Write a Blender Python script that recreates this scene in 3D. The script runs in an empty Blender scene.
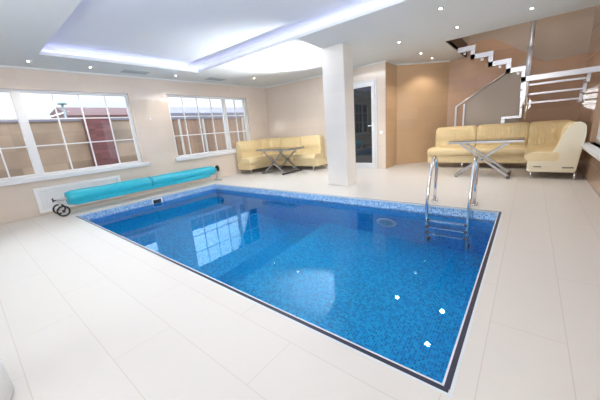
import bpy, bmesh, math, random
from mathutils import Vector, Matrix
random.seed(4)
C = bpy.context.scene.collection
sc = bpy.context.scene
PI = math.pi

# ------------------------------------------------------------------ materials
def new_mat(name):
    m = bpy.data.materials.new(name); m.use_nodes = True
    nt = m.node_tree; nt.nodes.clear()
    return m, nt, nt.nodes, nt.links

def pbr(name, col, rough=.5, metal=0., bump=None, var=0., spec=.5, emis=None, estr=0., coat=0.):
    m, nt, N, L = new_mat(name)
    o = N.new('ShaderNodeOutputMaterial'); p = N.new('ShaderNodeBsdfPrincipled')
    L.new(p.outputs[0], o.inputs[0])
    p.inputs['Base Color'].default_value = (*col, 1); p.inputs['Roughness'].default_value = rough
    p.inputs['Metallic'].default_value = metal; p.inputs['Specular IOR Level'].default_value = spec
    p.inputs['Coat Weight'].default_value = coat
    if emis:
        p.inputs['Emission Color'].default_value = (*emis, 1); p.inputs['Emission Strength'].default_value = estr
    tc = N.new('ShaderNodeTexCoord')
    nz = N.new('ShaderNodeTexNoise'); nz.inputs['Scale'].default_value = (bump[0] if bump else 6)
    nz.inputs['Detail'].default_value = 3
    L.new(tc.outputs['Object'], nz.inputs['Vector'])
    if var:
        r = N.new('ShaderNodeMixRGB'); r.blend_type = 'MIX'
        r.inputs[1].default_value = (*[c*(1-var) for c in col], 1); r.inputs[2].default_value = (*[min(1, c*(1+var)) for c in col], 1)
        L.new(nz.outputs['Fac'], r.inputs[0]); L.new(r.outputs[0], p.inputs['Base Color'])
    if bump:
        b = N.new('ShaderNodeBump'); b.inputs['Strength'].default_value = bump[1]; b.inputs['Distance'].default_value = .02
        L.new(nz.outputs['Fac'], b.inputs['Height']); L.new(b.outputs[0], p.inputs['Normal'])
    return m

def math_n(N, L, op, a, b=None, c=None):
    n = N.new('ShaderNodeMath'); n.operation = op
    for i, v in enumerate((a, b, c)):
        if v is None: continue
        if isinstance(v, (int, float)): n.inputs[i].default_value = v
        else: L.new(v, n.inputs[i])
    return n.outputs[0]

def tiled(name, axes, tw, th, col, grout, gw, rough=.12, var=.03, offx=0., offy=0., stagger=0., palette=None, grough=.5, tilt=0., cloud=0.):
    """rectangular tiles; axes 'uz' wall (u=x+y), 'xy' floor, 'yx' floor turned"""
    m, nt, N, L = new_mat(name)
    o = N.new('ShaderNodeOutputMaterial'); p = N.new('ShaderNodeBsdfPrincipled'); L.new(p.outputs[0], o.inputs[0])
    tc = N.new('ShaderNodeTexCoord'); s = N.new('ShaderNodeSeparateXYZ'); L.new(tc.outputs['Object'], s.inputs[0])
    if axes == 'uz': u = math_n(N, L, 'ADD', s.outputs[0], s.outputs[1]); v = s.outputs[2]
    elif axes == 'xy': u, v = s.outputs[0], s.outputs[1]
    else: u, v = s.outputs[1], s.outputs[0]
    v2 = math_n(N, L, 'DIVIDE', math_n(N, L, 'ADD', v, offy+100*th), th)
    row = math_n(N, L, 'FLOOR', v2)
    u2 = math_n(N, L, 'DIVIDE', math_n(N, L, 'ADD', u, offx+100*tw), tw)
    if stagger: u2 = math_n(N, L, 'ADD', u2, math_n(N, L, 'MULTIPLY', row, stagger))
    colm = math_n(N, L, 'FLOOR', u2)
    fu = math_n(N, L, 'FRACT', u2); fv = math_n(N, L, 'FRACT', v2)
    du = math_n(N, L, 'MULTIPLY', math_n(N, L, 'SUBTRACT', .5, math_n(N, L, 'ABSOLUTE', math_n(N, L, 'SUBTRACT', fu, .5))), tw)
    dv = math_n(N, L, 'MULTIPLY', math_n(N, L, 'SUBTRACT', .5, math_n(N, L, 'ABSOLUTE', math_n(N, L, 'SUBTRACT', fv, .5))), th)
    g = math_n(N, L, 'LESS_THAN', math_n(N, L, 'MINIMUM', du, dv), gw/2)
    cv = N.new('ShaderNodeCombineXYZ'); L.new(colm, cv.inputs[0]); L.new(row, cv.inputs[1])
    wn = N.new('ShaderNodeTexWhiteNoise'); wn.noise_dimensions = '3D'; L.new(cv.outputs[0], wn.inputs['Vector'])
    cr = N.new('ShaderNodeValToRGB'); L.new(wn.outputs['Value'], cr.inputs[0])
    e = cr.color_ramp
    pal = palette or [tuple(c*(1-var) for c in col), tuple(min(1, c*(1+var)) for c in col)]
    e.interpolation = 'CONSTANT' if palette else 'LINEAR'
    e.elements[0].position = 0; e.elements[0].color = (*pal[0], 1)
    e.elements[1].position = 1/len(pal) if palette else 1; e.elements[1].color = (*pal[1], 1)
    for i in range(2, len(pal)):
        x = e.elements.new(i/len(pal)); x.color = (*pal[i], 1)
    base = cr.outputs[0]
    if cloud:
        nz = N.new('ShaderNodeTexNoise'); nz.inputs['Scale'].default_value = 2.2; nz.inputs['Detail'].default_value = 5
        L.new(tc.outputs['Object'], nz.inputs['Vector'])
        mm = N.new('ShaderNodeMixRGB'); mm.blend_type = 'MULTIPLY'; mm.inputs[0].default_value = 1
        q = math_n(N, L, 'ADD', math_n(N, L, 'MULTIPLY', nz.outputs['Fac'], cloud), 1-cloud*.5)
        cc = N.new('ShaderNodeCombineXYZ')
        for i in range(3): L.new(q, cc.inputs[i])
        L.new(base, mm.inputs[1]); L.new(cc.outputs[0], mm.inputs[2]); base = mm.outputs[0]
    mx = N.new('ShaderNodeMixRGB'); L.new(g, mx.inputs[0]); L.new(base, mx.inputs[1]); mx.inputs[2].default_value = (*grout, 1)
    L.new(mx.outputs[0], p.inputs['Base Color'])
    L.new(math_n(N, L, 'ADD', math_n(N, L, 'MULTIPLY', g, grough-rough), rough), p.inputs['Roughness'])
    b = N.new('ShaderNodeBump'); b.inputs['Strength'].default_value = .25; b.inputs['Distance'].default_value = .002; b.invert = True
    L.new(g, b.inputs['Height']); L.new(b.outputs[0], p.inputs['Normal'])
    return m

M = {}
M['ceiling'] = pbr('ceiling_paint', (.68, .71, .72), .7)
M['cove'] = pbr('cove_paint', (.68, .72, .77), .7)
M['beige'] = tiled('beige_wall_tile', 'uz', .9, .3, (.665, .575, .50), (.55, .475, .41), .004, rough=.025, var=.025, cloud=.08)
M['beige_dim'] = tiled('dim_beige_wall_tile', 'uz', .9, .3, (.58, .40, .25), (.46, .32, .20), .004, rough=.03, var=.04, cloud=.10)  # beige tile recoloured warmer and darker for the dimly lit angled wall
M['brown'] = tiled('shaded_beige_wall_tile', 'uz', .9, .3, (.51, .345, .245), (.42, .285, .20), .004, rough=.03, var=.04, cloud=.10)  # the beige tile again, its colour darkened where stair walls get less light
M['column'] = tiled('column_tile', 'uz', 2.0, .3, (.70, .67, .64), (.63, .60, .57), .004, rough=.025, var=.02, cloud=.06)
M['taupe'] = pbr('taupe_plaster', (.43, .37, .32), .6, var=.03)
DECK = (.63, .605, .585); GR = (.54, .50, .46)
M['deck_x'] = tiled('deck_tile_long', 'xy', 1.2, .33, DECK, GR, .004, rough=.38, var=.008, offy=.16, offx=.05, stagger=.37, cloud=.03)
M['deck_y'] = tiled('deck_tile_side', 'yx', 1.2, .33, DECK, GR, .004, rough=.38, var=.008, offy=-6.07+6.6, offx=.1, stagger=.37, cloud=.03)
BL = [(.003, .41, .84), (.003, .48, .90), (.004, .57, .96), (.002, .34, .74), (.012, .64, .99)]
M['mosaic_floor'] = tiled('pool_mosaic_floor', 'xy', .025, .025, BL[0], (.04, .55, .90), .003, rough=.2, palette=BL, grough=.6)
M['mosaic_wall'] = tiled('pool_mosaic_wall', 'uz', .025, .025, BL[0], (.04, .48, .82), .003, rough=.2, palette=BL, grough=.6)
LB = [(.22, .42, .68), (.30, .52, .78), (.12, .32, .62), (.45, .62, .82), (.18, .38, .70)]
M['band'] = tiled('waterline_mosaic', 'uz', .025, .025, LB[0], (.50, .64, .80), .004, rough=.15, palette=LB, grough=.6)
M['coping'] = pbr('dark_navy_coping', (.02, .022, .05), .3)
M['seal'] = pbr('pale_seal', (.62, .68, .74), .5)
M['pvc'] = pbr('white_pvc', (.70, .71, .74), .3)
M['white'] = pbr('white_paint', (.8, .8, .8), .4)
M['steel'] = pbr('polished_steel', (.78, .78, .80), .14, 1.)
M['satin'] = pbr('brushed_light_steel', (.62, .61, .63), .35, .8)
M['tablesteel'] = pbr('grey_table_steel', (.42, .41, .42), .35, .8)
M['stairsteel'] = pbr('light_painted_steel', (.56, .55, .58), .35, .5)
M['iron'] = pbr('dark_iron', (.06, .055, .06), .4, .4)
M['bluecap'] = pbr('dark_blue_plastic', (.01, .06, .13), .4)
M['rubber'] = pbr('black_rubber', (.02, .02, .02), .7)
M['leather'] = pbr('cream_leather', (.72, .58, .34), .38, bump=(9, .35), var=.05)
M['leather_pale'] = pbr('pale_cream_leather', (.76, .68, .52), .38, bump=(7, .2), var=.03)
def pleats(m):
    nt = m.node_tree; N, L = nt.nodes, nt.links; p = next(n for n in N if n.type == 'BSDF_PRINCIPLED'); b = next(n for n in N if n.type == 'BUMP')
    tc = N.new('ShaderNodeTexCoord'); s = N.new('ShaderNodeSeparateXYZ'); L.new(tc.outputs['Object'], s.inputs[0])
    nz = N.new('ShaderNodeTexNoise'); nz.inputs['Scale'].default_value = 3; L.new(tc.outputs['Object'], nz.inputs['Vector'])
    u = math_n(N, L, 'ADD', math_n(N, L, 'MULTIPLY', math_n(N, L, 'ADD', s.outputs[0], s.outputs[1]), 58), math_n(N, L, 'MULTIPLY', nz.outputs['Fac'], 9))
    w = math_n(N, L, 'ABSOLUTE', math_n(N, L, 'SINE', u)); b2 = N.new('ShaderNodeBump'); b2.inputs['Strength'].default_value = .55; b2.inputs['Distance'].default_value = .014
    L.new(w, b2.inputs['Height']); L.new(b.outputs[0], b2.inputs['Normal']); L.new(b2.outputs[0], p.inputs['Normal'])
    return m
M['leather_back'] = pleats(pbr('pleated_cream_leather', (.72, .57, .32), .38, bump=(9, .35), var=.05))
M['glasstop'] = pbr('dark_glass_top', (.05, .045, .045), .06, 0, spec=.8)
M['cover'] = pbr('turquoise_bubble_cover', (.02, .42, .56), .32, bump=(14, .5), var=.12)
M['cover_band'] = pbr('dark_turquoise_strap', (.01, .30, .45), .4)
M['wood_dark'] = tiled('dark_wood_cladding', 'uz', 3., .05, (.085, .05, .035), (.02, .012, .01), .01, rough=.5, var=.3)
M['grille_w'] = pbr('white_metal_grille', (.80, .81, .83), .4)
M['vent_g'] = pbr('grey_vent', (.42, .46, .48), .5)
M['concrete'] = pbr('yard_concrete', (.35, .33, .31), .9, var=.1)
M['stone'] = tiled('tan_stone_fence', 'uz', .9, .40, (.20, .145, .105), (.15, .11, .08), .012, rough=.85, var=.25, cloud=.8)
M['board'] = tiled('brown_board_fence', 'uz', .16, 3., (.19, .12, .085), (.09, .06, .045), .012, rough=.85, var=.2, cloud=.4)
M['brick'] = tiled('dark_red_brick', 'uz', .25, .075, (.10, .03, .035), (.07, .03, .03), .01, rough=.85, var=.3)
M['roof'] = pbr('grey_blue_roof', (.13, .13, .17), .8, var=.1)
M['redroof'] = pbr('red_brown_roof', (.08, .035, .04), .8, var=.2)
M['lampmetal'] = pbr('grey_lamp_metal', (.18, .25, .28), .5, .3)
M['lamp'] = pbr('downlight_lens', (1, 1, 1), .3, emis=(1, .96, .90), estr=50)
M['led'] = pbr('led_strip', (1, 1, 1), .3, emis=(.56, .52, 1.), estr=5)
M['plastic'] = pbr('white_plastic', (.85, .86, .87), .35)
M['darkhole'] = pbr('skimmer_mouth', (.02, .03, .04), .6)
M['poollens'] = pbr('pool_lamp_lens', (.25, .55, .60), .2)
M['poolring'] = pbr('pool_lamp_ring', (.55, .70, .78), .35)

def glass_mat(name, tint=(1, 1, 1), refl=1.):
    m, nt, N, L = new_mat(name)
    o = N.new('ShaderNodeOutputMaterial'); t = N.new('ShaderNodeBsdfTransparent'); g = N.new('ShaderNodeBsdfGlossy')
    f = N.new('ShaderNodeFresnel'); f.inputs[0].default_value = 1.5; mx = N.new('ShaderNodeMixShader')
    t.inputs[0].default_value = (*tint, 1); g.inputs['Roughness'].default_value = 0.
    L.new(math_n(N, L, 'MULTIPLY', f.outputs[0], refl), mx.inputs[0])
    L.new(t.outputs[0], mx.inputs[1]); L.new(g.outputs[0], mx.inputs[2]); L.new(mx.outputs[0], o.inputs[0])
    return m
M['pane'] = glass_mat('window_glass')
M['doorglass'] = pbr('dark_door_glass', (.025, .028, .032), .03, spec=1.)
def water_mat():
    m, nt, N, L = new_mat('pool_water')
    o = N.new('ShaderNodeOutputMaterial'); g = N.new('ShaderNodeBsdfRefraction'); gl = N.new('ShaderNodeBsdfGlossy'); fr = N.new('ShaderNodeFresnel'); mx = N.new('ShaderNodeMixShader')
    gl.inputs['Roughness'].default_value = 0; gl.inputs['Color'].default_value = (.55, .84, 1, 1); fr.inputs['IOR'].default_value = 1.33
    g.inputs['IOR'].default_value = 1.33; g.inputs['Roughness'].default_value = 0; g.inputs['Color'].default_value = (1, 1, 1, 1)
    tc = N.new('ShaderNodeTexCoord'); nz = N.new('ShaderNodeTexNoise'); nz.inputs['Scale'].default_value = 1.6; nz.inputs['Detail'].default_value = 1
    L.new(tc.outputs['Object'], nz.inputs['Vector'])
    b = N.new('ShaderNodeBump'); b.inputs['Strength'].default_value = .005; b.inputs['Distance'].default_value = .01
    L.new(nz.outputs['Fac'], b.inputs['Height']); L.new(b.outputs[0], g.inputs['Normal']); L.new(b.outputs[0], gl.inputs['Normal']); L.new(b.outputs[0], fr.inputs['Normal'])
    L.new(fr.outputs[0], mx.inputs[0]); L.new(g.outputs[0], mx.inputs[1]); L.new(gl.outputs[0], mx.inputs[2])
    v = N.new('ShaderNodeVolumeAbsorption'); v.inputs['Color'].default_value = (.05, .78, .97, 1); v.inputs['Density'].default_value = .28
    L.new(mx.outputs[0], o.inputs[0]); L.new(v.outputs[0], o.inputs[1])
    return m
M['water'] = water_mat()

# ------------------------------------------------------------------ mesh helpers
def box(bm, x0, x1, y0, y1, z0, z1):
    vs = [bm.verts.new(p) for p in ((x0,y0,z0),(x1,y0,z0),(x1,y1,z0),(x0,y1,z0),(x0,y0,z1),(x1,y0,z1),(x1,y1,z1),(x0,y1,z1))]
    for f in ((3,2,1,0),(4,5,6,7),(0,1,5,4),(1,2,6,5),(2,3,7,6),(3,0,4,7)): bm.faces.new([vs[i] for i in f])
def tube(bm, pts, r, seg=12, closed=False, flat=False):
    pts = [Vector(p) for p in pts]; n = len(pts); rings = []; rr = r if isinstance(r, (list, tuple)) else [r]*n
    up = None
    for i, p in enumerate(pts):
        a = pts[(i-1) % n] if (i > 0 or closed) else p; b = pts[(i+1) % n] if (i < n-1 or closed) else p
        d = (b-a).normalized()
        if up is None: up = Vector((0,0,1)) if abs(d.z) < .9 else Vector((1,0,0))
        s = d.cross(up)
        if s.length < 1e-4: s = d.cross(Vector((0,1,0)))
        s.normalize(); u = s.cross(d).normalized(); up = u
        rings.append([bm.verts.new(p+(s*math.cos(2*PI*k/seg)+u*math.sin(2*PI*k/seg))*rr[i]) for k in range(seg)])
    for i in range(n if closed else n-1):
        A, B = rings[i], rings[(i+1) % n]
        for k in range(seg): 
            f = bm.faces.new((A[k], A[(k+1)%seg], B[(k+1)%seg], B[k])); f.smooth = True
    if not closed: bm.faces.new(rings[0]); bm.faces.new(rings[-1][::-1])
def bar(bm, p0, p1, w, h, side=None):
    """rectangular bar p0->p1, w across, h along 'up'"""
    p0, p1 = Vector(p0), Vector(p1); d = (p1-p0).normalized()
    s = Vector(side).normalized() if side else d.cross(Vector((0,0,1))).normalized()
    u = s.cross(d).normalized()
    A = [p0+s*a*w/2+u*b*h/2 for a, b in ((-1,-1),(1,-1),(1,1),(-1,1))]; B = [q+(p1-p0) for q in A]
    va = [bm.verts.new(q) for q in A]; vb = [bm.verts.new(q) for q in B]
    for i in range(4): bm.faces.new((va[i], va[(i+1)%4], vb[(i+1)%4], vb[i]))
    bm.faces.new(va[::-1]); bm.faces.new(vb)
def prism(bm, pts, d):
    """pts: 3-D polygon extruded by vector d"""
    a = [bm.verts.new(p) for p in pts]; b = [bm.verts.new(Vector(p)+Vector(d)) for p in pts]
    n = len(a); bm.faces.new(a[::-1]); bm.faces.new(b)
    for i in range(n): bm.faces.new((a[i], a[(i+1)%n], b[(i+1)%n], b[i]))
def sweep(bm, prof, stations, smooth=True):
    """prof (d,z); station (ox,oy,dx,dy): point = o + d*dir"""
    rings = [[bm.verts.new((ox+d*dx, oy+d*dy, z)) for d, z in prof] for ox, oy, dx, dy in stations]
    n = len(prof)
    for A, B in zip(rings, rings[1:]):
        for k in range(n):
            f = bm.faces.new((A[k], A[(k+1)%n], B[(k+1)%n], B[k])); f.smooth = smooth
    bm.faces.new(rings[0][::-1]); bm.faces.new(rings[-1])
def disc(bm, c, r, axis, th, seg=28):
    c = Vector(c); a = Vector(axis).normalized(); tube(bm, [c, c+a*th], r, seg)
def ring(bm, c, R, r, axis, seg=32, rs=8):
    c = Vector(c); a = Vector(axis).normalized(); s = a.orthogonal().normalized(); u = a.cross(s)
    rings = []
    for i in range(seg):
        t = 2*PI*i/seg; o = s*math.cos(t)+u*math.sin(t)
        rings.append([bm.verts.new(c+o*R+(o*math.cos(2*PI*k/rs)+a*math.sin(2*PI*k/rs))*r) for k in range(rs)])
    for i in range(seg):
        A, B = rings[i], rings[(i+1)%seg]
        for k in range(rs): bm.faces.new((A[k], A[(k+1)%rs], B[(k+1)%rs], B[k])).smooth = True
def B(): return bmesh.new()
def obj(name, bm, mat, parent=None, bevel=0, seg=2, sub=0):
    bmesh.ops.recalc_face_normals(bm, faces=bm.faces)
    me = bpy.data.meshes.new(name); bm.to_mesh(me); bm.free()
    ms = mat if isinstance(mat, list) else [mat]
    for m in ms: me.materials.append(M[m])
    o = bpy.data.objects.new(name, me); C.objects.link(o)
    if parent: o.parent = parent; o.matrix_parent_inverse = Matrix.Translation(-parent.location) if parent.location.length else Matrix()
    if bevel:
        b = o.modifiers.new('bevel', 'BEVEL'); b.width = bevel; b.segments = seg; b.limit_method = 'ANGLE'; b.angle_limit = .6
    if sub:
        s = o.modifiers.new('sub', 'SUBSURF'); s.levels = s.render_levels = sub
    return o
def tag(o, label=None, cat=None, group=None, kind=None):
    if label: o['label'] = label
    if cat: o['category'] = cat
    if group: o['group'] = group
    if kind: o['kind'] = kind
    return o
def thing(name, label, cat, loc=(0,0,0), group=None, kind=None):
    o = bpy.data.objects.new(name, None); C.objects.link(o); o.location = loc; o.empty_display_size = .1
    return tag(o, label, cat, group, kind)
def struct(name, bm, mat, label, cat, **k):
    return tag(obj(name, bm, mat, **k), label, cat, kind='structure')
def copy_tree(o, loc):
    r = o.copy(); C.objects.link(r); r.location = loc
    for ch in list(o.children):
        c = ch.copy(); C.objects.link(c); c.parent = r
    return r

# ------------------------------------------------------------------ dimensions
XW, XR = -.80, 6.95           # window wall, right wall
YB, YS, YF = 5.885, 7.60, -2.4  # back wall, stair wall, front wall
H = 2.6; PW, PL = 5.973, 2.917  # ceiling height, pool size
WZ = -.12                     # water level

# ------------------------------------------------------------------ floor, pool
bm = B()
def slab(x0, x1, y0, y1, mi):
    n = len(bm.faces); box(bm, x0, x1, y0, y1, -.12, 0)
    bm.faces.ensure_lookup_table()
    for f in bm.faces[n:]: f.material_index = mi
slab(XW-.25, PW, YF-.2, 0, 0)
slab(XW-.25, 0, 0, PL, 0)
slab(XW-.25, PW, PL, YS+.2, 0)
slab(PW, XR+.2, YF-.2, YS+.2, 1)
struct('floor', bm, ['deck_x', 'deck_y'], 'glossy cream tiled floor around the pool', 'floor')

# basin shell : shallow floor -1.3, slope, deep floor
X0, X1, X2 = 2.75, 3.37, PW
ZS, ZD = -1.30, -1.72; T = .12
bm = B()
def ub(x0, x1, y0, y1, z0, z1): box(bm, x0, x1, y0, y1, z0, z1)
ub(-T, 0, -T, PL+T, ZD-.1, -.121); ub(PW, PW+T, -T, PL+T, ZD-.1, -.121)
ub(0, PW, -T, 0, ZD-.1, -.121); ub(0, PW, PL, PL+T, ZD-.1, -.121)
for f in bm.faces: f.material_index = 1
n = len(bm.faces)
prism(bm, [(0,0,ZD),(X0,0,ZD),(X1,0,ZS),(PW,0,ZS),(PW,0,ZD-.1),(0,0,ZD-.1)], (0, PL, 0))
struct('pool_basin', bm, ['mosaic_floor', 'mosaic_wall'], 'blue mosaic pool basin with a sloping floor', 'pool')
bm = B()
t = .006
ub(0, t, 0, PL, -.20, -.012); ub(PW-t, PW, 0, PL, -.20, -.012); ub(t, PW-t, 0, t, -.20, -.012); ub(t, PW-t, PL-t, PL, -.20, -.012)
struct('trim_1', bm, 'band', 'pale blue mosaic band along the waterline of the pool', 'pool tile band')
bm = B(); w = .021
ub(0, PW, -.004, w, -.012, .003); ub(0, PW, PL-w, PL+.004, -.012, .003)
ub(-.004, w, w, PL-w, -.012, .003); ub(PW-w, PW+.004, w, PL-w, -.012, .003)
struct('trim_2', bm, 'coping', 'dark navy edge strip running round the pool', 'pool edging')
bm = B(); e = .009
ub(w, PW-w, w, w+e, -.012, .004); ub(w, PW-w, PL-w-e, PL-w, -.012, .004)
ub(w, w+e, w+e, PL-w-e, -.012, .004); ub(PW-w-e, PW-w, w+e, PL-w-e, -.012, .004)
ub(-.02, PW+.02, -.018, -.004, -.01, .002); ub(-.02, PW+.02, PL+.004, PL+.018, -.01, .002)
ub(-.018, -.004, -.004, PL+.004, -.01, .002); ub(PW+.004, PW+.018, -.004, PL+.004, -.01, .002)
struct('trim_3', bm, 'seal', 'thin pale seal lines on both sides of the dark pool edge', 'pool edging')
bm = B(); box(bm, .001, PW-.001, .001, PL-.001, -2.2, WZ)
# water body: shrink bottom to follow the basin (sunk into the shell so only the surface shows)
for v in bm.verts:
    if v.co.z < -1: v.co.z = ZD-.05
    v.co.x += -.012 if v.co.x < 1 else .012
    v.co.y += -.012 if v.co.y < 1 else .012
tag(obj('pool_water', bm, 'water'), 'clear still blue water filling the indoor pool', 'water', kind='stuff')

# skimmer on the window-side wall of the pool
s = thing('pool_skimmer', 'small white skimmer opening in the pool wall below the turquoise cover', 'skimmer', (.006, 1.43, -.1))
bm = B()
box(bm, .0, .018, 1.32, 1.54, -.045, -.022); box(bm, .0, .018, 1.32, 1.54, -.175, -.150)
box(bm, .0, .018, 1.32, 1.345, -.15, -.045); box(bm, .0, .018, 1.515, 1.54, -.15, -.045)
obj('frame', bm, 'plastic', s, .003)
bm = B(); box(bm, .004, .008, 1.345, 1.515, -.15, -.045); obj('mouth', bm, 'darkhole', s)
# pool lamp on the far wall
s = thing('underwater_lamp', 'round lamp set in the far wall of the pool under water', 'pool light', (4.53, PL, -.77))
bm = B(); ring(bm, (4.53, PL-.012, -.77), .135, .03, (0,1,0)); obj('ring', bm, 'poolring', s)
bm = B(); disc(bm, (4.53, PL-.03, -.77), .115, (0,1,0), .03); obj('lens', bm, 'poollens', s)

# ------------------------------------------------------------------ walls
def wall_x(bm, x0, x1, y0, y1, z0, z1, holes):
    """wall in the y-z plane with rectangular holes (ya,yb,za,zb)"""
    ys = sorted({y0, y1, *[h[0] for h in holes], *[h[1] for h in holes]}); 
    for a, b in zip(ys, ys[1:]):
        hs = sorted([h for h in holes if h[0] <= a+1e-6 and h[1] >= b-1e-6], key=lambda h: h[2]); z = z0
        for h in hs: box(bm, x0, x1, a, b, z, h[2]); z = h[3]
        box(bm, x0, x1, a, b, z, z1)
def wall_y(bm, y0, y1, x0, x1, z0, z1, holes):
    xs = sorted({x0, x1, *[h[0] for h in holes], *[h[1] for h in holes]})
    for a, b in zip(xs, xs[1:]):
        hs = sorted([h for h in holes if h[0] <= a+1e-6 and h[1] >= b-1e-6], key=lambda h: h[2]); z = z0
        for h in hs:
            if h[2] > z+1e-6: box(bm, a, b, y0, y1, z, h[2])
            z = h[3]
        box(bm, a, b, y0, y1, z, z1)
ZB, ZT = .715, 2.235
W1 = (-1.95, 1.635, ZB, ZT); W2 = (2.49, 5.03, ZB, ZT+.02)
bm = B(); wall_x(bm, XW-.22, XW, YF, YB+.2, 0, H, [W1, W2])
struct('wall_left', bm, 'beige', 'beige tiled wall with the two wide garden windows', 'wall')
DX0, DX1, DZ = 2.12, 3.09, 2.24
bm = B(); wall_y(bm, YB, YB+.2, XW, 3.315, 0, H, [(DX0, DX1, 0, DZ)])
struct('wall_back', bm, 'beige', 'beige tiled back wall behind the column and far sofa', 'wall')
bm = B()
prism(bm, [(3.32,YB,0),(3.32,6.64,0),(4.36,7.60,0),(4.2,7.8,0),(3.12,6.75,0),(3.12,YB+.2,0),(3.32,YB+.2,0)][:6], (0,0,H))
struct('wall_corner', bm, 'beige_dim', 'beige tiled angled wall, darkened in colour for dim light, between the glass door and the stairs', 'wall')
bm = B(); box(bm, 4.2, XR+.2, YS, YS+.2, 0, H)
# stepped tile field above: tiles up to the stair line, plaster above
struct('wall_stair', bm, 'brown', 'beige tiled wall behind the staircase, darkened in colour for shade', 'wall')
bm = B(); box(bm, 4.2, XR+.2, YS, YS+.2, H, 4.9)
# plaster skin on the lower wall, above the sloping tile edge
prism(bm, [(5.70,YS-.008,H+.01),(6.28,YS-.008,2.19),(XR,YS-.008,2.235),(XR,YS-.008,H+.01)], (0,.008,0))
struct('wall_stairwell', bm, 'taupe', 'taupe plastered upper wall of the stairwell', 'wall')
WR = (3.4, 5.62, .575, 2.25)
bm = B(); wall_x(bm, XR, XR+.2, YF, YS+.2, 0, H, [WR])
struct('wall_right', bm, 'brown', 'beige tiled right wall, darkened in colour for shade, beside the sofa with the white sill', 'wall')
WF = [(.2, 2.6, .75, 2.25), (3.3, 5.7, .75, 2.25)]  # unseen window openings, added to bring more daylight into the room
bm = B(); wall_y(bm, YF-.2, YF, XW-.22, XR+.2, 0, H, WF)
struct('wall_front', bm, 'beige', 'beige tiled wall behind the camera', 'wall')
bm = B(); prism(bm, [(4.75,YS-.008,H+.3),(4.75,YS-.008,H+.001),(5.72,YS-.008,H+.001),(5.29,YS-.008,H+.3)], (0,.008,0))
struct('trim_6', bm, 'brown', 'shade-darkened beige wall tiles following the rising stair line', 'wall')
# stairwell shaft above the ceiling
OX, OY = 4.743, 5.40
bm = B(); box(bm, XR, XR+.2, OY-.2, YS+.2, H+.0, 4.9); box(bm, OX-.2, OX, OY-.2, YS, H+.31, 4.9); box(bm, OX, XR, OY-.2, OY, H+.31, 4.9)
box(bm, OX-.2, XR+.2, OY-.2, YS+.2, 4.9, 5.1)
struct('wall_upper', bm, 'taupe', 'taupe walls of the upper storey above the stairs', 'wall')

# ceiling with cove and stair opening
CX0, CX1, CY0, CY1 = .19, 5.75, .085, 2.83
LH = .05; CS = .10; CT = 2.765
bm = B()
def cslab(x0, x1, y0, y1): box(bm, x0, x1, y0, y1, H, H+LH)
cslab(XW-.22, CX0, YF-.2, OY); cslab(CX1, XR+.2, YF-.2, OY)
cslab(CX0, CX1, YF-.2, CY0); cslab(CX0, CX1, CY1, OY)
cslab(XW-.22, OX, OY, YS+.2)
struct('ceiling', bm, 'ceiling', 'white suspended ceiling with downlights', 'ceiling')
bm = B()
box(bm, CX0-CS-.03, CX0-CS, CY0-CS, CY1+CS, H+LH, CT); box(bm, CX1+CS, CX1+CS+.03, CY0-CS, CY1+CS, H+LH, CT)
box(bm, CX0-CS-.03, CX1+CS+.03, CY0-CS-.03, CY0-CS, H+LH, CT); box(bm, CX0-CS-.03, CX1+CS+.03, CY1+CS, CY1+CS+.03, H+LH, CT)
box(bm, CX0-CS-.03, CX1+CS+.03, CY0-CS-.03, CY1+CS+.03, CT, CT+.05)
struct('ceiling_recess', bm, 'cove', 'raised white ceiling panel above the pool', 'ceiling')
bm = B()
g = .02
for a in (CX0-CS+g, CX1+CS-g-.014): box(bm, a, a+.014, CY0-CS+g, CY1+CS-g, H+LH+.001, H+LH+.012)
for a in (CY0-CS+g, CY1+CS-g-.014): box(bm, CX0-CS+g+.014, CX1+CS-g-.014, a, a+.014, H+LH+.001, H+LH+.012)
tag(obj('led_strip', bm, 'led'), 'lavender led strip hidden in the ceiling recess above the pool', 'light strip')
bm = B()
box(bm, OX-.03, OX, OY, YS, H-.002, H+.30); box(bm, OX, XR, OY-.03, OY, H+LH, H+.30)
struct('trim_4', bm, 'wood_dark', 'dark wooden lining of the stair opening in the ceiling', 'trim')
# cornice line
bm = B()
cz0, cz1 = H-.03, H
box(bm, XW, XW+.03, YF, YB, cz0, cz1); box(bm, XW, 3.32, YB-.03, YB, cz0, cz1); box(bm, 3.32, 3.35, YB-.03, 6.62, cz0, cz1)
bar(bm, (3.34,6.62,H-.015), (4.36,7.58,H-.015), .03, .03)
struct('trim_5', bm, 'ceiling', 'thin white cornice where tiled walls meet the ceiling', 'trim')

# column
bm = B(); box(bm, 2.961, 3.425, 3.69, 4.042, 0, H)
struct('column', bm, 'column', 'square column clad in pale polished tiles beyond the pool', 'column', bevel=.004)

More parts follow.
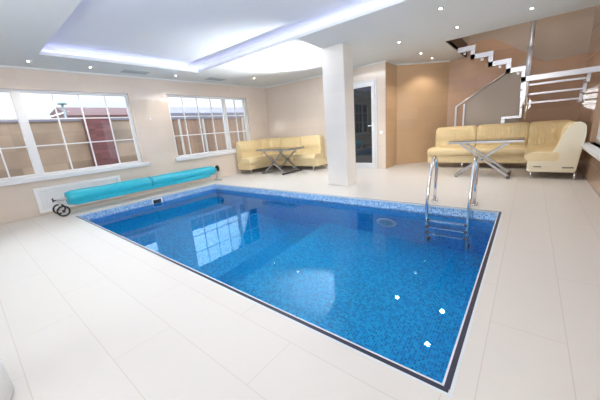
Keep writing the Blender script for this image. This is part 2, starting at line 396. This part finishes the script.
# ------------------------------------------------------------------ windows
def window_x(name, x, y0, y1, z0, z1, mull, vbars, hbars, label, sill=None, inward=1):
    r = thing(name, label, 'window', (x, (y0+y1)/2, z0), kind='structure')
    fw, d = .05, .035
    bm = B(); box(bm, x-d, x+d, y0, y1, z0, z0+fw); box(bm, x-d, x+d, y0, y1, z1-fw, z1)
    box(bm, x-d, x+d, y0, y0+fw, z0+fw, z1-fw); box(bm, x-d, x+d, y1-fw, y1, z0+fw, z1-fw)
    for a, b in mull: box(bm, x-d-.005, x+d+.005, a, b, z0+fw*.5, z1-fw*.5)
    obj('window_frame', bm, 'pvc', r, .004)
    for a in vbars:
        bm = B(); box(bm, x-.012, x+.012, a-.011, a+.011, z0+fw, z1-fw); obj('glazing_bar', bm, 'pvc', r)
    ms = sorted(mull); edges = [y0+fw]
    for a, b in ms: edges += [a, b]
    edges.append(y1-fw)
    for i in range(0, len(edges), 2):
        for z in hbars:
            bm = B(); box(bm, x-.011, x+.011, edges[i], edges[i+1], z-.011, z+.011); obj('glazing_bar', bm, 'pvc', r)
        bm = B(); box(bm, x-.003, x+.003, edges[i]-.01, edges[i+1]+.01, z0+fw-.01, z1-fw+.01); obj('pane', bm, 'pane', r)
    if sill:
        bm = B(); box(bm, *sill); obj('window_sill', bm, 'pvc', r, .006)
    return r
GX = XW-.085
window_x('window_1', GX, *W1, [(-.225, -.10), (-1.35, -1.27)], [-.565, -.93, .335, .745, 1.19], [1.74, 1.262],
         'wide white framed window with glazing bars on the left above the grille', sill=(GX+.035, XW+.07, -2.02, 1.76, ZB-.075, ZB+.003))
window_x('window_2', GX, *W2, [(4.15, 4.25)], [2.925, 3.335, 3.76, 4.60], [1.74, 1.262],
         'white framed window with glazing bars beside the far corner sofa', sill=(GX+.035, XW+.07, 2.41, 5.10, ZB-.075, ZB+.003))
window_x('window_3', XR+.11, *WR, [], [], [], 'bright window in the right wall above the white sill', sill=(XR-.13, XR+.075, 3.3, 5.7, .53, .575))
def added_window_y(name, y, x0, x1, z0, z1, label):
    r = thing(name, label, 'window', ((x0+x1)/2, y, z0), kind='structure')
    bm = B(); f = .05
    box(bm, x0, x1, y-.03, y+.03, z0, z0+f); box(bm, x0, x1, y-.03, y+.03, z1-f, z1)
    box(bm, x0, x0+f, y-.03, y+.03, z0+f, z1-f); box(bm, x1-f, x1, y-.03, y+.03, z0+f, z1-f)
    box(bm, (x0+x1)/2-.04, (x0+x1)/2+.04, y-.03, y+.03, z0+f, z1-f)
    obj('window_frame', bm, 'pvc', r)
    bm = B(); box(bm, x0+f, x1-f, y-.003, y+.003, z0+f, z1-f); obj('pane', bm, 'pane', r)
for i, h in enumerate(WF): added_window_y('window_%d' % (4+i), YF-.1, *h, 'white framed window added for daylight in the wall behind the camera, %s one' % ('left' if i == 0 else 'right'))
# window head shadow strip: tiled reveals come from the wall thickness itself

# ------------------------------------------------------------------ door
r = thing('door_1', 'white framed glass door in the back wall right of the column', 'door', ((DX0+DX1)/2, YB, 0), kind='structure')
bm = B(); y0, y1 = YB-.02, YB+.07; f = .045
box(bm, DX0, DX0+f, y0, y1, 0, DZ); box(bm, DX1-f, DX1, y0, y1, 0, DZ); box(bm, DX0+f, DX1-f, y0, y1, DZ-f, DZ)
obj('door_frame', bm, 'pvc', r, .004)
bm = B(); a, b = DX0+f+.004, DX1-f-.004; y0, y1 = YB-.035, YB+.04; s = .085
box(bm, a, a+s, y0, y1, .012, DZ-f-.004); box(bm, b-s, b, y0, y1, .012, DZ-f-.004)
box(bm, a+s, b-s, y0, y1, .012, .15); box(bm, a+s, b-s, y0, y1, DZ-f-.11, DZ-f-.004)
obj('door_leaf', bm, 'pvc', r, .005)
bm = B(); box(bm, a+s-.005, b-s+.005, YB-.004, YB+.006, .145, DZ-f-.105); obj('pane', bm, 'doorglass', r)
bm = B(); box(bm, b-.062, b-.026, YB-.047, YB-.035, .98, 1.20)
tube(bm, [(b-.045,YB-.045,1.12), (b-.045,YB-.085,1.12), (b-.16,YB-.085,1.12)], .011, 8)
obj('door_handle', bm, 'white', r, .002)
bm = B(); box(bm, 3.165, 3.24, YB-.012, YB, .90, .975)
tag(obj('light_switch', bm, 'plastic', bevel=.003), 'small white light switch on the tiles right of the glass door', 'switch')
bm = B(); box(bm, XW, XW+.012, 1.97, 2.02, 1.655, 1.715)
tag(obj('thermostat', bm, 'plastic', bevel=.003), 'small white wall control between the two garden windows', 'wall control')

# radiator grille
r = thing('wall_grille', 'white slatted grille on the wall under the left window', 'grille', (XW, .38, 0))
bm = B(); gy0, gy1, gz0, gz1 = -.34, 1.085, .05, .515; f = .055; x0, x1 = XW, XW+.035
box(bm, x0, x1, gy0, gy1, gz0, gz0+f); box(bm, x0, x1, gy0, gy1, gz1-f, gz1)
box(bm, x0, x1, gy0, gy0+f, gz0+f, gz1-f); box(bm, x0, x1, gy1-f, gy1, gz0+f, gz1-f); box(bm, x0, x0+.006, gy0+f, gy1-f, gz0+f, gz1-f)
obj('frame', bm, 'grille_w', r, .004)
bm = B(); n = 44
for i in range(n):
    y = gy0+f+(gy1-gy0-2*f)*(i+.5)/n; box(bm, x0+.006, x1-.008, y-.008, y+.008, gz0+f, gz1-f)
obj('slats', bm, 'grille_w', r)

# ------------------------------------------------------------------ ceiling lights
def downlight(x, y, label, z=H):
    r = thing('downlight', label, 'ceiling light', (x, y, z), group='small round downlights in the ceiling')
    bm = B(); ring(bm, (x, y, z-.002), .034, .007, (0,0,1), 20, 6); obj('trim_ring', bm, 'steel', r)
    bm = B(); disc(bm, (x, y, z-.008), .013, (0,0,1), .007, 20); obj('lens', bm, 'lamp', r)
    l = bpy.data.lights.new('downlight_beam', 'SPOT'); l.energy = DLW; l.color = (1, .90, .76); l.spot_size = 2.2; l.spot_blend = .6; l.shadow_soft_size = .05
    o = bpy.data.objects.new('downlight_beam', l); C.objects.link(o); o.location = (x, y, z-.03); o.parent = r
    o.matrix_parent_inverse = Matrix.Translation(-r.location)
DLW = 22
for x, y, lab in [(-.31,.04,'downlight over the left window, nearest the recess corner'), (-.31,.89,'downlight over the left window, second along'),
    (-.31,2.55,'downlight in front of the wall strip between the garden windows'), (.28,4.43,'downlight above the left end of the far corner sofa'),
    (1.30,4.35,'downlight above the middle of the far corner sofa'), (4.10,4.59,'downlight between the column and the stair opening'),
    (4.11,5.94,'downlight near the angled wall, the front one'), (4.13,6.76,'downlight near the angled wall, the rear one'),
    (5.06,3.47,'downlight at the top edge of the photo left of the stair post'), (5.06,4.59,'downlight just in front of the stair opening corner'),
    (6.01,4.62,'downlight directly above the steel stair post'),
    (2.0,-1.2,'added fill downlight behind the near pool edge, left one'), (4.2,-1.2,'added fill downlight behind the near pool edge, right one'), (6.4,.6,'added fill downlight beside the right wall, front one'), (6.4,2.2,'added fill downlight beside the right wall, rear one')]:  # these last four are added out of view for extra room light
    downlight(x, y, lab)
for k, (x, y, lab) in enumerate([(-.35,1.70,'grey ceiling vent between the two left downlights and the wall strip'), (-.27,3.62,'grey ceiling vent above the window beside the far sofa')]):
    r = thing('ceiling_vent', lab, 'vent', (x, y, H))
    bm = B(); box(bm, x-.13, x+.13, y-.25, y+.25, H-.008, H-.0005); obj('frame', bm, 'vent_g', r, .002)
    bm = B()
    for i in range(9): box(bm, x-.11, x+.11, y-.23+i*.054, y-.205+i*.054, H-.014, H-.008)
    obj('louvres', bm, 'vent_g', r)

# ------------------------------------------------------------------ sofas
def rounded(pts, r, n=4):
    """round the corners of a (d,z) polygon"""
    out = []
    m = len(pts)
    for i in range(m):
        p, a, b = Vector(pts[i]), Vector(pts[i-1]), Vector(pts[(i+1) % m])
        u, v = (a-p), (b-p); q = min(r, u.length*.45, v.length*.45); p0, p1 = p+u.normalized()*q, p+v.normalized()*q
        for k in range(n+1):
            t = k/n; out.append(tuple((p0*(1-t)**2+p*2*t*(1-t)+p1*t*t)))
    return out
def lerp_st(a, b, t): return tuple(x*(1-t)+y*t for x, y in zip(a, b))
def pillow(bm, prof, sts, n=10, puff=.02):
    """swept cushion whose section shrinks a little at both ends"""
    c = (sum(p[0] for p in prof)/len(prof), sum(p[1] for p in prof)/len(prof)); rings = []
    L = []; tot = 0
    for a, b in zip(sts, sts[1:]):
        L.append(tot); tot += math.hypot(b[0]-a[0], b[1]-a[1])+math.hypot(b[0]+.6*b[2]-a[0]-.6*a[2], b[1]+.6*b[3]-a[1]-.6*a[3])
    L.append(tot)
    for i in range(n+1):
        t = i/n; t = .5-.5*math.cos(PI*t); s = t*tot
        k = max(j for j in range(len(sts)-1) if L[j] <= s+1e-9); q = (s-L[k])/max(1e-9, L[k+1]-L[k]); st = lerp_st(sts[k], sts[k+1], min(1, q))
        e = min(1, min(t, 1-t)*14); sh = 1-(1-math.sqrt(max(0, 1-(1-e)**2)))*.16
        rings.append([bm.verts.new((st[0]+(c[0]+(d-c[0])*sh)*st[2], st[1]+(c[0]+(d-c[0])*sh)*st[3], c[1]+(z-c[1])*sh)) for d, z in prof])
    m = len(prof)
    for A, Bv in zip(rings, rings[1:]):
        for k in range(m): bm.faces.new((A[k], A[(k+1)%m], Bv[(k+1)%m], Bv[k])).smooth = True
    bm.faces.new(rings[0][::-1]); bm.faces.new(rings[-1])
def sofa(root, corner, ax, ay, la, lb, D, hb, mirror, segsA, segsB, feet, emblem=None, panel=False):
    """corner: outer corner of the L. arm A runs along -y from the corner, arm B along x*ax.
       Stations go A end -> corner -> B end."""
    cx, cy = corner; R = .16
    dx = ax
    stA = lambda s: (cx, cy-s, dx, 0.)                 # s metres from the corner along arm A
    stB = lambda s: (cx+dx*s, cy, 0., -1.)
    inner = (cx+dx*D, cy-D)
    def corner_st(t):
        ang = t*PI/2; ox = cx+dx*(R-R*math.cos(ang)); oy = cy-(R-R*math.sin(ang))
        return (ox, oy, (inner[0]-ox)/D, (inner[1]-oy)/D)
    cor = [corner_st(t/6) for t in range(7)]
    full = [stA(la)] + [stA(D+.0)] + cor + [stB(D)] + [stB(lb)]
    base = rounded([(.03,.12),(D-.06,.12),(D-.05,.31),(.03,.31)], .02, 2)
    bm = B(); sweep(bm, base, full, False); obj('base', bm, 'leather', root)
    seat = rounded([(.20,.30),(D,.29),(D+.035,.37),(D+.01,.445),(D-.08,.475),(.20,.475)], .06)
    back = rounded([(.04,.28),(.25,.28),(.285,.44),(.255,.60),(.275,.70),(.235,hb-.06),(.15,hb),(.05,hb-.03),(.01,.75),(.01,.4)], .05)
    def ranges(n, a, b): return [(a+(b-a)*i/n, a+(b-a)*(i+1)/n) for i in range(n)]
    for a, b in ranges(segsA, D, la):
        for nm, pr in (('seat_cushion', seat), ('backrest', back)):
            e = .0 if nm == 'backrest' else (.06 if b == la else 0)
            bm = B(); pillow(bm, pr, [stA(a+.004), stA(b-.004+e)]); obj(nm, bm, 'leather_back' if nm == 'backrest' else 'leather', root)
    for nm, pr in (('seat_cushion', seat), ('backrest', back)):
        bm = B(); pillow(bm, pr, [stA(D)]+cor+[stB(D)], 22); obj(nm, bm, 'leather_back' if nm == 'backrest' else 'leather', root)
    for a, b in ranges(segsB, D, lb):
        for nm, pr in (('seat_cushion', seat), ('backrest', back)):
            e = -.07 if (nm == 'backrest' and abs(b-lb) < .01) else 0
            bm = B(); pillow(bm, pr, [stB(a+.004), stB(b-.004+e)]); obj(nm, bm, 'leather_back' if nm == 'backrest' else 'leather', root)
    # end panels follow the profile of seat and back
    if panel:
        pan = rounded([(.02,.12),(D-.03,.12),(D-.02,.33),(D-.06,.37),(.40,.39),(.33,.47),(.27,.66),(.22,.82),(.15,hb-.03),(.06,hb),(-.02,hb-.06),(-.035,.74)], .05)
        bm = B(); sweep(bm, pan, [stA(la-.01), stA(la+.055)], False); o = obj('end_panel', bm, 'leather_pale', root, .015, 3); o['label'] = 'smooth pale leather side panel'
    for x, y in feet:
        bm = B(); tube(bm, [(x,y,0), (x,y,.13)], .016, 10); obj('leg', bm, 'steel', root)
    if emblem:
        for ex, ez, w in emblem:
            bm = B()
            for i in range(4):
                x = ex+(i-1.5)*w/4; tube(bm, [(x-w/9, cy-la-.060, ez), (x, cy-la-.060, ez+.014), (x+w/9, cy-la-.060, ez-.004)], .006, 6)
            o = obj('emblem', bm, 'iron', root); o['label'] = 'small metal emblem on the side panel'
r = thing('corner_sofa', 'cream leather corner sofa in the far corner by the window', 'sofa', (-.3, 5.4, 0))
sofa(r, (XW+.03, YB-.02), 1, -1, 1.56, 2.32, .66, .98, False, 1, 2,
     [(-.70,4.36),(-.22,4.36),(-.12,5.16),(.7,5.25),(1.44,5.27),(1.44,5.80)])
r = thing('corner_sofa', 'cream leather corner sofa under the steel staircase', 'sofa', (6.5, 6.4, 0))
sofa(r, (XR-.125, 6.87), -1, -1, 1.60, 2.58, .68, .95, True, 1, 2,
     [(6.80,5.25),(6.24,5.25),(6.2,6.2),(5.0,6.25),(4.30,6.25),(4.30,6.82)], emblem=[(6.31,.21,.11),(6.70,.20,.14)], panel=True)

# ------------------------------------------------------------------ transformer tables
def table(cx, cy, label, fx=.40, fy=.30, zt=.70, hw=.62, hd=.36):
    r = thing('folding_table', label, 'table', (cx, cy, 0))
    bm = B()
    box(bm, cx-hw, cx+hw, cy-hd, cy-hd+.03, zt-.05, zt-.012); box(bm, cx-hw, cx+hw, cy+hd-.03, cy+hd, zt-.05, zt-.012)
    box(bm, cx-hw, cx-hw+.03, cy-hd+.03, cy+hd-.03, zt-.05, zt-.012); box(bm, cx+hw-.03, cx+hw, cy-hd+.03, cy+hd-.03, zt-.05, zt-.012)
    obj('top_frame', bm, 'tablesteel', r, .003)
    bm = B(); box(bm, cx-hw+.01, cx+hw-.01, cy-hd+.01, cy+hd-.01, zt-.012, zt); obj('table_top', bm, 'glasstop', r, .003)
    for sy in (-1, 1):
        for sx in (-1, 1):
            y = cy+sy*fy+sx*.022
            bm = B(); bar(bm, (cx-sx*fx, y, .03), (cx+sx*fx*.92, y, zt-.05), .03, .04, side=(0,1,0)); obj('leg', bm, 'tablesteel', r, .004)
        bm = B(); tube(bm, [(cx, cy+sy*fy-.05, (zt-.02)*.5), (cx, cy+sy*fy+.05, (zt-.02)*.5)], .018, 10); obj('pivot', bm, 'iron', r)
    for sx in (-1, 1):
        bm = B(); box(bm, cx+sx*fx-.025, cx+sx*fx+.025, cy-fy-.10, cy+fy+.10, .012, .045); obj('foot_rail', bm, 'iron' if sx > 0 else 'tablesteel', r, .004)
        for sy in (-1, 1):
            bm = B(); disc(bm, (cx+sx*fx, cy+sy*(fy+.07), 0), .02, (0,0,1), .014, 12); obj('foot_pad', bm, 'rubber', r)
table(.62, 4.80, 'low folding table with crossed legs before the far window sofa')
table(5.50, 5.42, 'long folding table with crossed steel legs before the stair sofa', fx=.42, fy=.22, hw=.60, hd=.26)

# ------------------------------------------------------------------ pool ladder
r = thing('pool_ladder', 'polished steel ladder with two curved handrails on the pool edge', 'ladder', (5.42, PL, 0))
for x in (5.165, 5.655):
    y0 = 2.725
    pts = [(x, y0, -1.05), (x, y0, -.3), (x, y0, .08), (x, y0+.025, .22), (x, y0+.085, .40), (x, y0+.165, .545), (x, y0+.235, .62), (x, y0+.31, .655), (x, y0+.38, .635), (x, y0+.42, .57), (x, y0+.43, .48), (x, y0+.42, .30), (x, y0+.40, .02)]
    bm = B(); tube(bm, pts, .021, 14); obj('handrail', bm, 'steel', r)
    bm = B(); disc(bm, (x, y0+.40, .001), .048, (0,0,1), .022, 20); tube(bm, [(x, y0+.40, .02), (x+.05, y0+.40, .03)], .011, 8); obj('anchor_cap', bm, 'steel', r)
    bm = B(); tube(bm, [(x, y0, -1.02), (x, PL-.008, -1.04)], .022, 10); obj('wall_stop', bm, 'rubber', r)
for z in (-.24, -.48, -.71):
    bm = B(); box(bm, 5.175, 5.655, 2.69, 2.76, z-.015, z+.012); o = obj('step', bm, 'steel', r, .005)
    for x in (5.18, 5.64):
        bm = B(); box(bm, x-.02, x+.02, 2.68, 2.77, z-.022, z+.016); obj('step_bracket', bm, 'bluecap', r)

# ------------------------------------------------------------------ cover reel
r = thing('cover_reel', 'wheeled reel holding the rolled turquoise pool cover along the window side', 'pool cover reel', (-.4, 1.6, 0))
AX, AZ0, AZ1 = -.38, .283, .30
bm = B(); pts = []; rr = []
for i in range(41):
    t = i/40; y = .02+3.2*t
    pts.append((AX, y, AZ0+(AZ1-AZ0)*t-.004*math.sin(t*7))); rr.append((.136 if t < .47 else .130)-.012*t+.004*math.sin(t*23)+(.0 if 0 < i < 40 else -.02))
tube(bm, pts, rr, 28); c = obj('rolled_cover', bm, 'cover', r)
bm = B(); tube(bm, [(AX, 1.50, AZ0+.005), (AX, 1.56, AZ0+.005)], .134, 28); obj('strap', bm, 'cover_band', r)
bm = B(); prism(bm, [(AX+.112,.10,AZ0-.05),(AX+.115,.10,AZ0-.125),(AX+.11,.10,AZ0-.13),(AX+.10,.10,AZ0-.05)], (0,2.9,0)); obj('cover_flap', bm, 'cover', r)
bm = B(); tube(bm, [(AX, -.12, AZ0), (AX, 3.33, AZ1)], .022, 14); obj('axle', bm, 'satin', r)
# left stand: post and a pair of spoked wheels on a short axle
WY = -.10
bm = B(); bar(bm, (AX+.02, WY, .10), (AX, WY, AZ0+.02), .032, .032, side=(0,1,0)); bar(bm, (AX-.13, WY, .10), (AX+.19, WY, .10), .025, .025); obj('stand', bm, 'satin', r)
bm = B(); tube(bm, [(AX-.02, WY-.03, AZ0), (AX-.15, WY-.05, AZ0-.01)], .010, 8); tube(bm, [(AX-.15, WY-.05, AZ0-.04), (AX-.15, WY-.05, AZ0+.03)], .012, 8); obj('crank', bm, 'iron', r)
for x in (AX-.13, AX+.19):
    y = WY
    bm = B(); ring(bm, (x, y, .10), .085, .014, (1,0,0), 28, 8); obj('wheel', bm, 'rubber', r)
    bm = B(); disc(bm, (x-.02, y, .10), .024, (1,0,0), .04, 14); obj('wheel_hub', bm, 'iron', r)
    bm = B()
    for k in range(5):
        a = 2*PI*k/5+.3; bar(bm, (x,y,.10), (x, y+.08*math.cos(a), .10+.08*math.sin(a)), .012, .012, side=(1,0,0))
    obj('wheel_spokes', bm, 'satin', r)
bm = B(); bar(bm, (AX, 3.27, .03), (AX, 3.27, AZ1), .035, .035, side=(1,0,0)); bar(bm, (AX-.12, 3.27, .025), (AX+.20, 3.27, .025), .03, .03)
obj('stand', bm, 'satin', r)
bm = B(); ring(bm, (AX, 3.32, AZ1+.03), .065, .018, (0,1,0), 24, 8); disc(bm, (AX, 3.305, AZ1+.03), .045, (0,1,0), .03, 14); obj('hand_wheel', bm, 'rubber', r)

# ------------------------------------------------------------------ staircase
r = thing('staircase', 'unfinished steel staircase frame rising behind the cream sofa to the ceiling opening', 'staircase', (6.0, 6.4, 0))
FY = 5.43; tw = .055; th = .085
# upper flight zigzag
xs = [6.02, 5.79, 5.515, 5.225, 4.93]; zs = [1.93, 2.095, 2.275, 2.437]
bm = B()
box(bm, xs[0]-.075, XR-.01, FY, FY+tw, 1.755-th, 1.755)
for k, z in enumerate(zs):
    box(bm, xs[k+1]-(.075 if k < 3 else 0), xs[k], FY, FY+tw, z-th, z)
    box(bm, xs[k]-.075, xs[k], FY, FY+tw, (1.755 if k == 0 else zs[k-1])-th, z-th)
obj('stringer', bm, 'stairsteel', r, .004)
for k, z in enumerate(zs):
    bm = B(); box(bm, xs[k+1]+.06, xs[k+1]+.13, FY+tw, FY+.12, z-th+.02, z-th+.045); obj('tread_bracket', bm, 'iron', r)
    bm = B(); box(bm, xs[k+1]+.08, xs[k+1]+.12, FY+.14, FY+.17, z-th-.03, z-th+.03); obj('tread_bracket', bm, 'stairsteel', r)
# middle flight: cross bars and stepped side stringers going away from the landing
ys = [FY, 5.74, 6.03, 6.33, 6.63]; zz = [1.755, 1.605, 1.455, 1.30, 1.15]
for X in (5.945, 6.80):
    bm = B()
    for k in range(1, 4):
        box(bm, X, X+.045, ys[k]-.05, ys[k], zz[k]-.05, zz[k-1]-.03)
        box(bm, X, X+.045, ys[k], ys[k+1]-.05, zz[k]-.05, zz[k]-.01)
    if X < 6: box(bm, X, X+.045, ys[4]-.05, ys[4], zz[4]-.09, zz[3]-.03)
    obj('stringer', bm, 'stairsteel', r, .003)
for k in range(1, 4):
    bm = B(); box(bm, 5.99, 6.80, ys[k]-.03, ys[k], zz[k]+.00, zz[k]+.035); obj('tread_bar', bm, 'stairsteel', r, .003)
# lower flight beside the back wall
YA = 6.95
bm = B(); box(bm, 5.62, 5.99, YA, YA+.05, 1.03, 1.085); box(bm, 5.62, 5.69, YA, YA+.05, .85, 1.03); box(bm, 5.33, 5.69, YA, YA+.05, .79, .85)
box(bm, 5.33, 5.39, YA, YA+.05, .62, .79); box(bm, 5.04, 5.39, YA, YA+.05, .56, .62); box(bm, 5.04, 5.10, YA, YA+.05, 0, .56); obj('stringer', bm, 'stairsteel', r, .003)
bm = B(); prism(bm, [(4.87,YA+.06,.05),(5.935,YA+.06,.05),(5.935,YA+.06,2.20),(5.72,YA+.06,2.07),(4.87,YA+.06,1.50)], (0,.05,0)); o = obj('side_panel', bm, 'taupe', r); o['label'] = 'taupe plastered side panel below the handrail'
bm = B(); tube(bm, [(4.68,YA+.03,1.38),(4.68,YA+.03,1.405),(5.78,YA+.03,2.115)], .021, 12); obj('handrail', bm, 'satin', r)
for x, z in ((4.68,1.39),(4.855,1.46)):
    bm = B(); box(bm, x-.018, x+.018, YA+.01, YA+.045, 0, z); obj('post', bm, 'stairsteel', r)
bm = B(); tube(bm, [(6.03,FY+.02,1.755),(6.03,FY+.02,3.1)], .026, 14); obj('post', bm, 'satin', r)
bm = B(); tube(bm, [(6.03,FY+.02,1.755),(6.03,FY+.02,2.22)], .040, 14); obj('post_sleeve', bm, 'stairsteel', r)
bm = B(); tube(bm, [(6.05,FY+.22,1.0),(6.05,FY+.22,3.1)], .016, 10); obj('post', bm, 'steel', r)
bm = B(); box(bm, 5.99, 6.03, FY, FY+.05, 1.33, 1.67); obj('post', bm, 'stairsteel', r)

# ------------------------------------------------------------------ white round stool at the lower left corner
r = thing('round_stool', 'white round stool cut off by the lower left corner of the photo', 'stool', (4.22, -1.40, 0))
bm = B(); c_ = (4.22, -1.40)
tube(bm, [(*c_, 0), (*c_, .02), (*c_, .38), (*c_, .40)], [.19, .20, .20, .19], 40); obj('body', bm, 'plastic', r)
bm = B(); tube(bm, [(*c_, .40), (*c_, .415), (*c_, .44), (*c_, .455)], [.19, .205, .205, .18], 40); obj('seat', bm, 'white', r)
# ------------------------------------------------------------------ outside
bm = B(); box(bm, -16, XW-.22, -8, 18, -.25, -.12); struct('ground_outside', bm, 'concrete', 'grey paved yard outside the garden windows', 'ground')
r = thing('garden_wall', 'tan stone block wall with a pale cap seen through the left window', 'garden wall', (-3.5, 0, -.12))
bm = B(); box(bm, -3.7, -3.5, -7, 2.85, -.12, 1.88); obj('wall_face', bm, 'stone', r)
bm = B(); box(bm, -3.74, -3.46, -7, 2.85, 1.88, 1.93); obj('cap', bm, 'roof', r)
r = thing('brick_pier', 'dark red brick pier standing in front of the tan garden wall', 'brick pier', (-3.45, 1.5, -.12))
bm = B(); box(bm, -3.455, -3.32, 1.35, 1.98, -.12, 1.95); obj('pier', bm, 'brick', r)
r = thing('board_fence', 'brown vertical board fence seen through the window beside the sofa', 'fence', (-3.6, 5, -.12))
bm = B(); box(bm, -3.62, -3.5, 2.86, 12, -.12, 1.85); obj('boards', bm, 'board', r)
bm = B(); box(bm, -3.66, -3.46, 2.86, 12, 1.85, 2.0); obj('cap', bm, 'roof', r)
for k in range(9):
    y = 3.2+k*.95; bm = B(); box(bm, -3.5, -3.44, y-.04, y+.04, -.12, 1.85); obj('fence_post', bm, 'concrete', r)
r = thing('outbuilding', 'low red brown building roof rising beyond the tan garden wall', 'building', (-7, 3.5, -.12))
bm = B(); box(bm, -8, -6, 1.75, 3.9, -.12, 2.15); obj('walls', bm, 'brick', r)
bm = B(); prism(bm, [(-8.2,1.62,2.12),(-5.85,1.62,2.12),(-5.85,1.62,2.24),(-7.0,1.62,2.62),(-8.2,1.62,2.5)], (0,2.4,0)); obj('roof', bm, 'redroof', r)
r = thing('outbuilding', 'long grey blue roofed building beyond the board fence', 'building', (-8, 8, -.12))
bm = B(); box(bm, -9, -6.4, 4.6, 14, -.12, 2.2); obj('walls', bm, 'board', r)
bm = B(); prism(bm, [(-9.2,4.4,2.2),(-6.2,4.4,2.2),(-6.2,4.4,2.32),(-7.7,4.4,2.75),(-9.2,4.4,2.5)], (0,9.8,0)); obj('roof', bm, 'roof', r)
r = thing('yard_lamp', 'grey lamp post with a flat head beyond the garden wall', 'lamp post', (-5.6, 1.5, -.12))
bm = B(); tube(bm, [(-5.6,1.5,-.12),(-5.6,1.5,2.55)], .03, 8); obj('post', bm, 'lampmetal', r)
bm = B(); disc(bm, (-5.6,1.5,2.55), .12, (0,0,1), .05, 16); obj('lamp_head', bm, 'lampmetal', r)
bm = B(); tube(bm, [(-5.6,1.5,2.30),(-5.6,.75,2.06)], .02, 8); obj('arm', bm, 'plastic', r)

# ------------------------------------------------------------------ light
w = bpy.data.worlds.new('overcast_sky'); sc.world = w; w.use_nodes = True
nt = w.node_tree; N, L = nt.nodes, nt.links; N.clear()
o = N.new('ShaderNodeOutputWorld'); b = N.new('ShaderNodeBackground'); L.new(b.outputs[0], o.inputs[0])
tc = N.new('ShaderNodeTexCoord'); nz = N.new('ShaderNodeTexNoise'); nz.inputs['Scale'].default_value = 3.; nz.inputs['Detail'].default_value = 4
L.new(tc.outputs['Generated'], nz.inputs['Vector'])
cr = N.new('ShaderNodeValToRGB'); L.new(nz.outputs['Fac'], cr.inputs[0])
cr.color_ramp.elements[0].position = .35; cr.color_ramp.elements[0].color = (.72, .85, .95, 1)
cr.color_ramp.elements[1].position = .65; cr.color_ramp.elements[1].color = (.93, .97, 1, 1)
# overcast sky: the zenith is brighter than the horizon
L.new(cr.outputs[0], b.inputs[0])
sp = N.new('ShaderNodeSeparateXYZ'); L.new(tc.outputs['Generated'], sp.inputs[0])
mr = N.new('ShaderNodeMapRange'); L.new(sp.outputs[2], mr.inputs[0]); mr.inputs[1].default_value = .12; mr.inputs[2].default_value = .40; mr.inputs[3].default_value = .9; mr.inputs[4].default_value = 3.9
L.new(mr.outputs[0], b.inputs[1])

def lamp(name, kind, loc, target, energy, color=(1,1,1), size=.2, cone=None, blend=.5):
    l = bpy.data.lights.new(name, kind); l.energy = energy; l.color = color
    if kind == 'AREA': l.size = size
    else: l.shadow_soft_size = size
    if cone: l.spot_size = cone; l.spot_blend = blend
    o = bpy.data.objects.new(name, l); C.objects.link(o); o.location = loc
    o.rotation_euler = (Vector(target)-Vector(loc)).to_track_quat('-Z', 'Y').to_euler(); return o
# photographer's strobe behind the column, bounced off the ceiling
lamp('strobe_behind_column', 'SPOT', (2.84, 4.62, 1.35), (2.25, 3.95, 2.6), 900, (.97, .985, 1), .03, 1.5, 1.0)
lamp('fill_near_camera', 'SPOT', (5.6, -1.5, 1.5), (4.4, -.2, 2.6), 500, (.96, .98, 1), .5, 2.7, .9)  # second bounce light, added out of view to lift the overall brightness
lamp('stairwell_fill', 'POINT', (5.9, 6.3, 4.5), (0,0,0), 30, (1, .88, .74), .15)  # unseen light without a fitting, added to light the stairwell plaster gently

# ------------------------------------------------------------------ camera
f_, yaw, pitch, roll = 277.0733, -.6943, -.2489, -.0821
fw = Vector((math.sin(yaw)*math.cos(pitch), math.cos(yaw)*math.cos(pitch), math.sin(pitch)))
rt = fw.cross(Vector((0,0,1))).normalized(); up = rt.cross(fw)
r2 = rt*math.cos(roll)+up*math.sin(roll); u2 = -rt*math.sin(roll)+up*math.cos(roll)
cam = bpy.data.cameras.new('camera'); co = bpy.data.objects.new('camera', cam); C.objects.link(co)
mt = Matrix((r2, u2, -fw)).transposed().to_4x4(); mt.translation = (6.1427, -1.112, 1.1746); co.matrix_world = mt
cam.sensor_width = 36; cam.lens = f_*36/600; cam.clip_start = .02; cam.clip_end = 200
sc.camera = co
vs = sc.view_settings; vs.view_transform = 'Standard'; vs.look = 'None'; vs.gamma = 1; vs.exposure = .55; vs.use_curve_mapping = False
sc.cycles.max_bounces = 10; sc.cycles.diffuse_bounces = 5; sc.cycles.glossy_bounces = 5; sc.cycles.transmission_bounces = 8; sc.cycles.transparent_max_bounces = 12
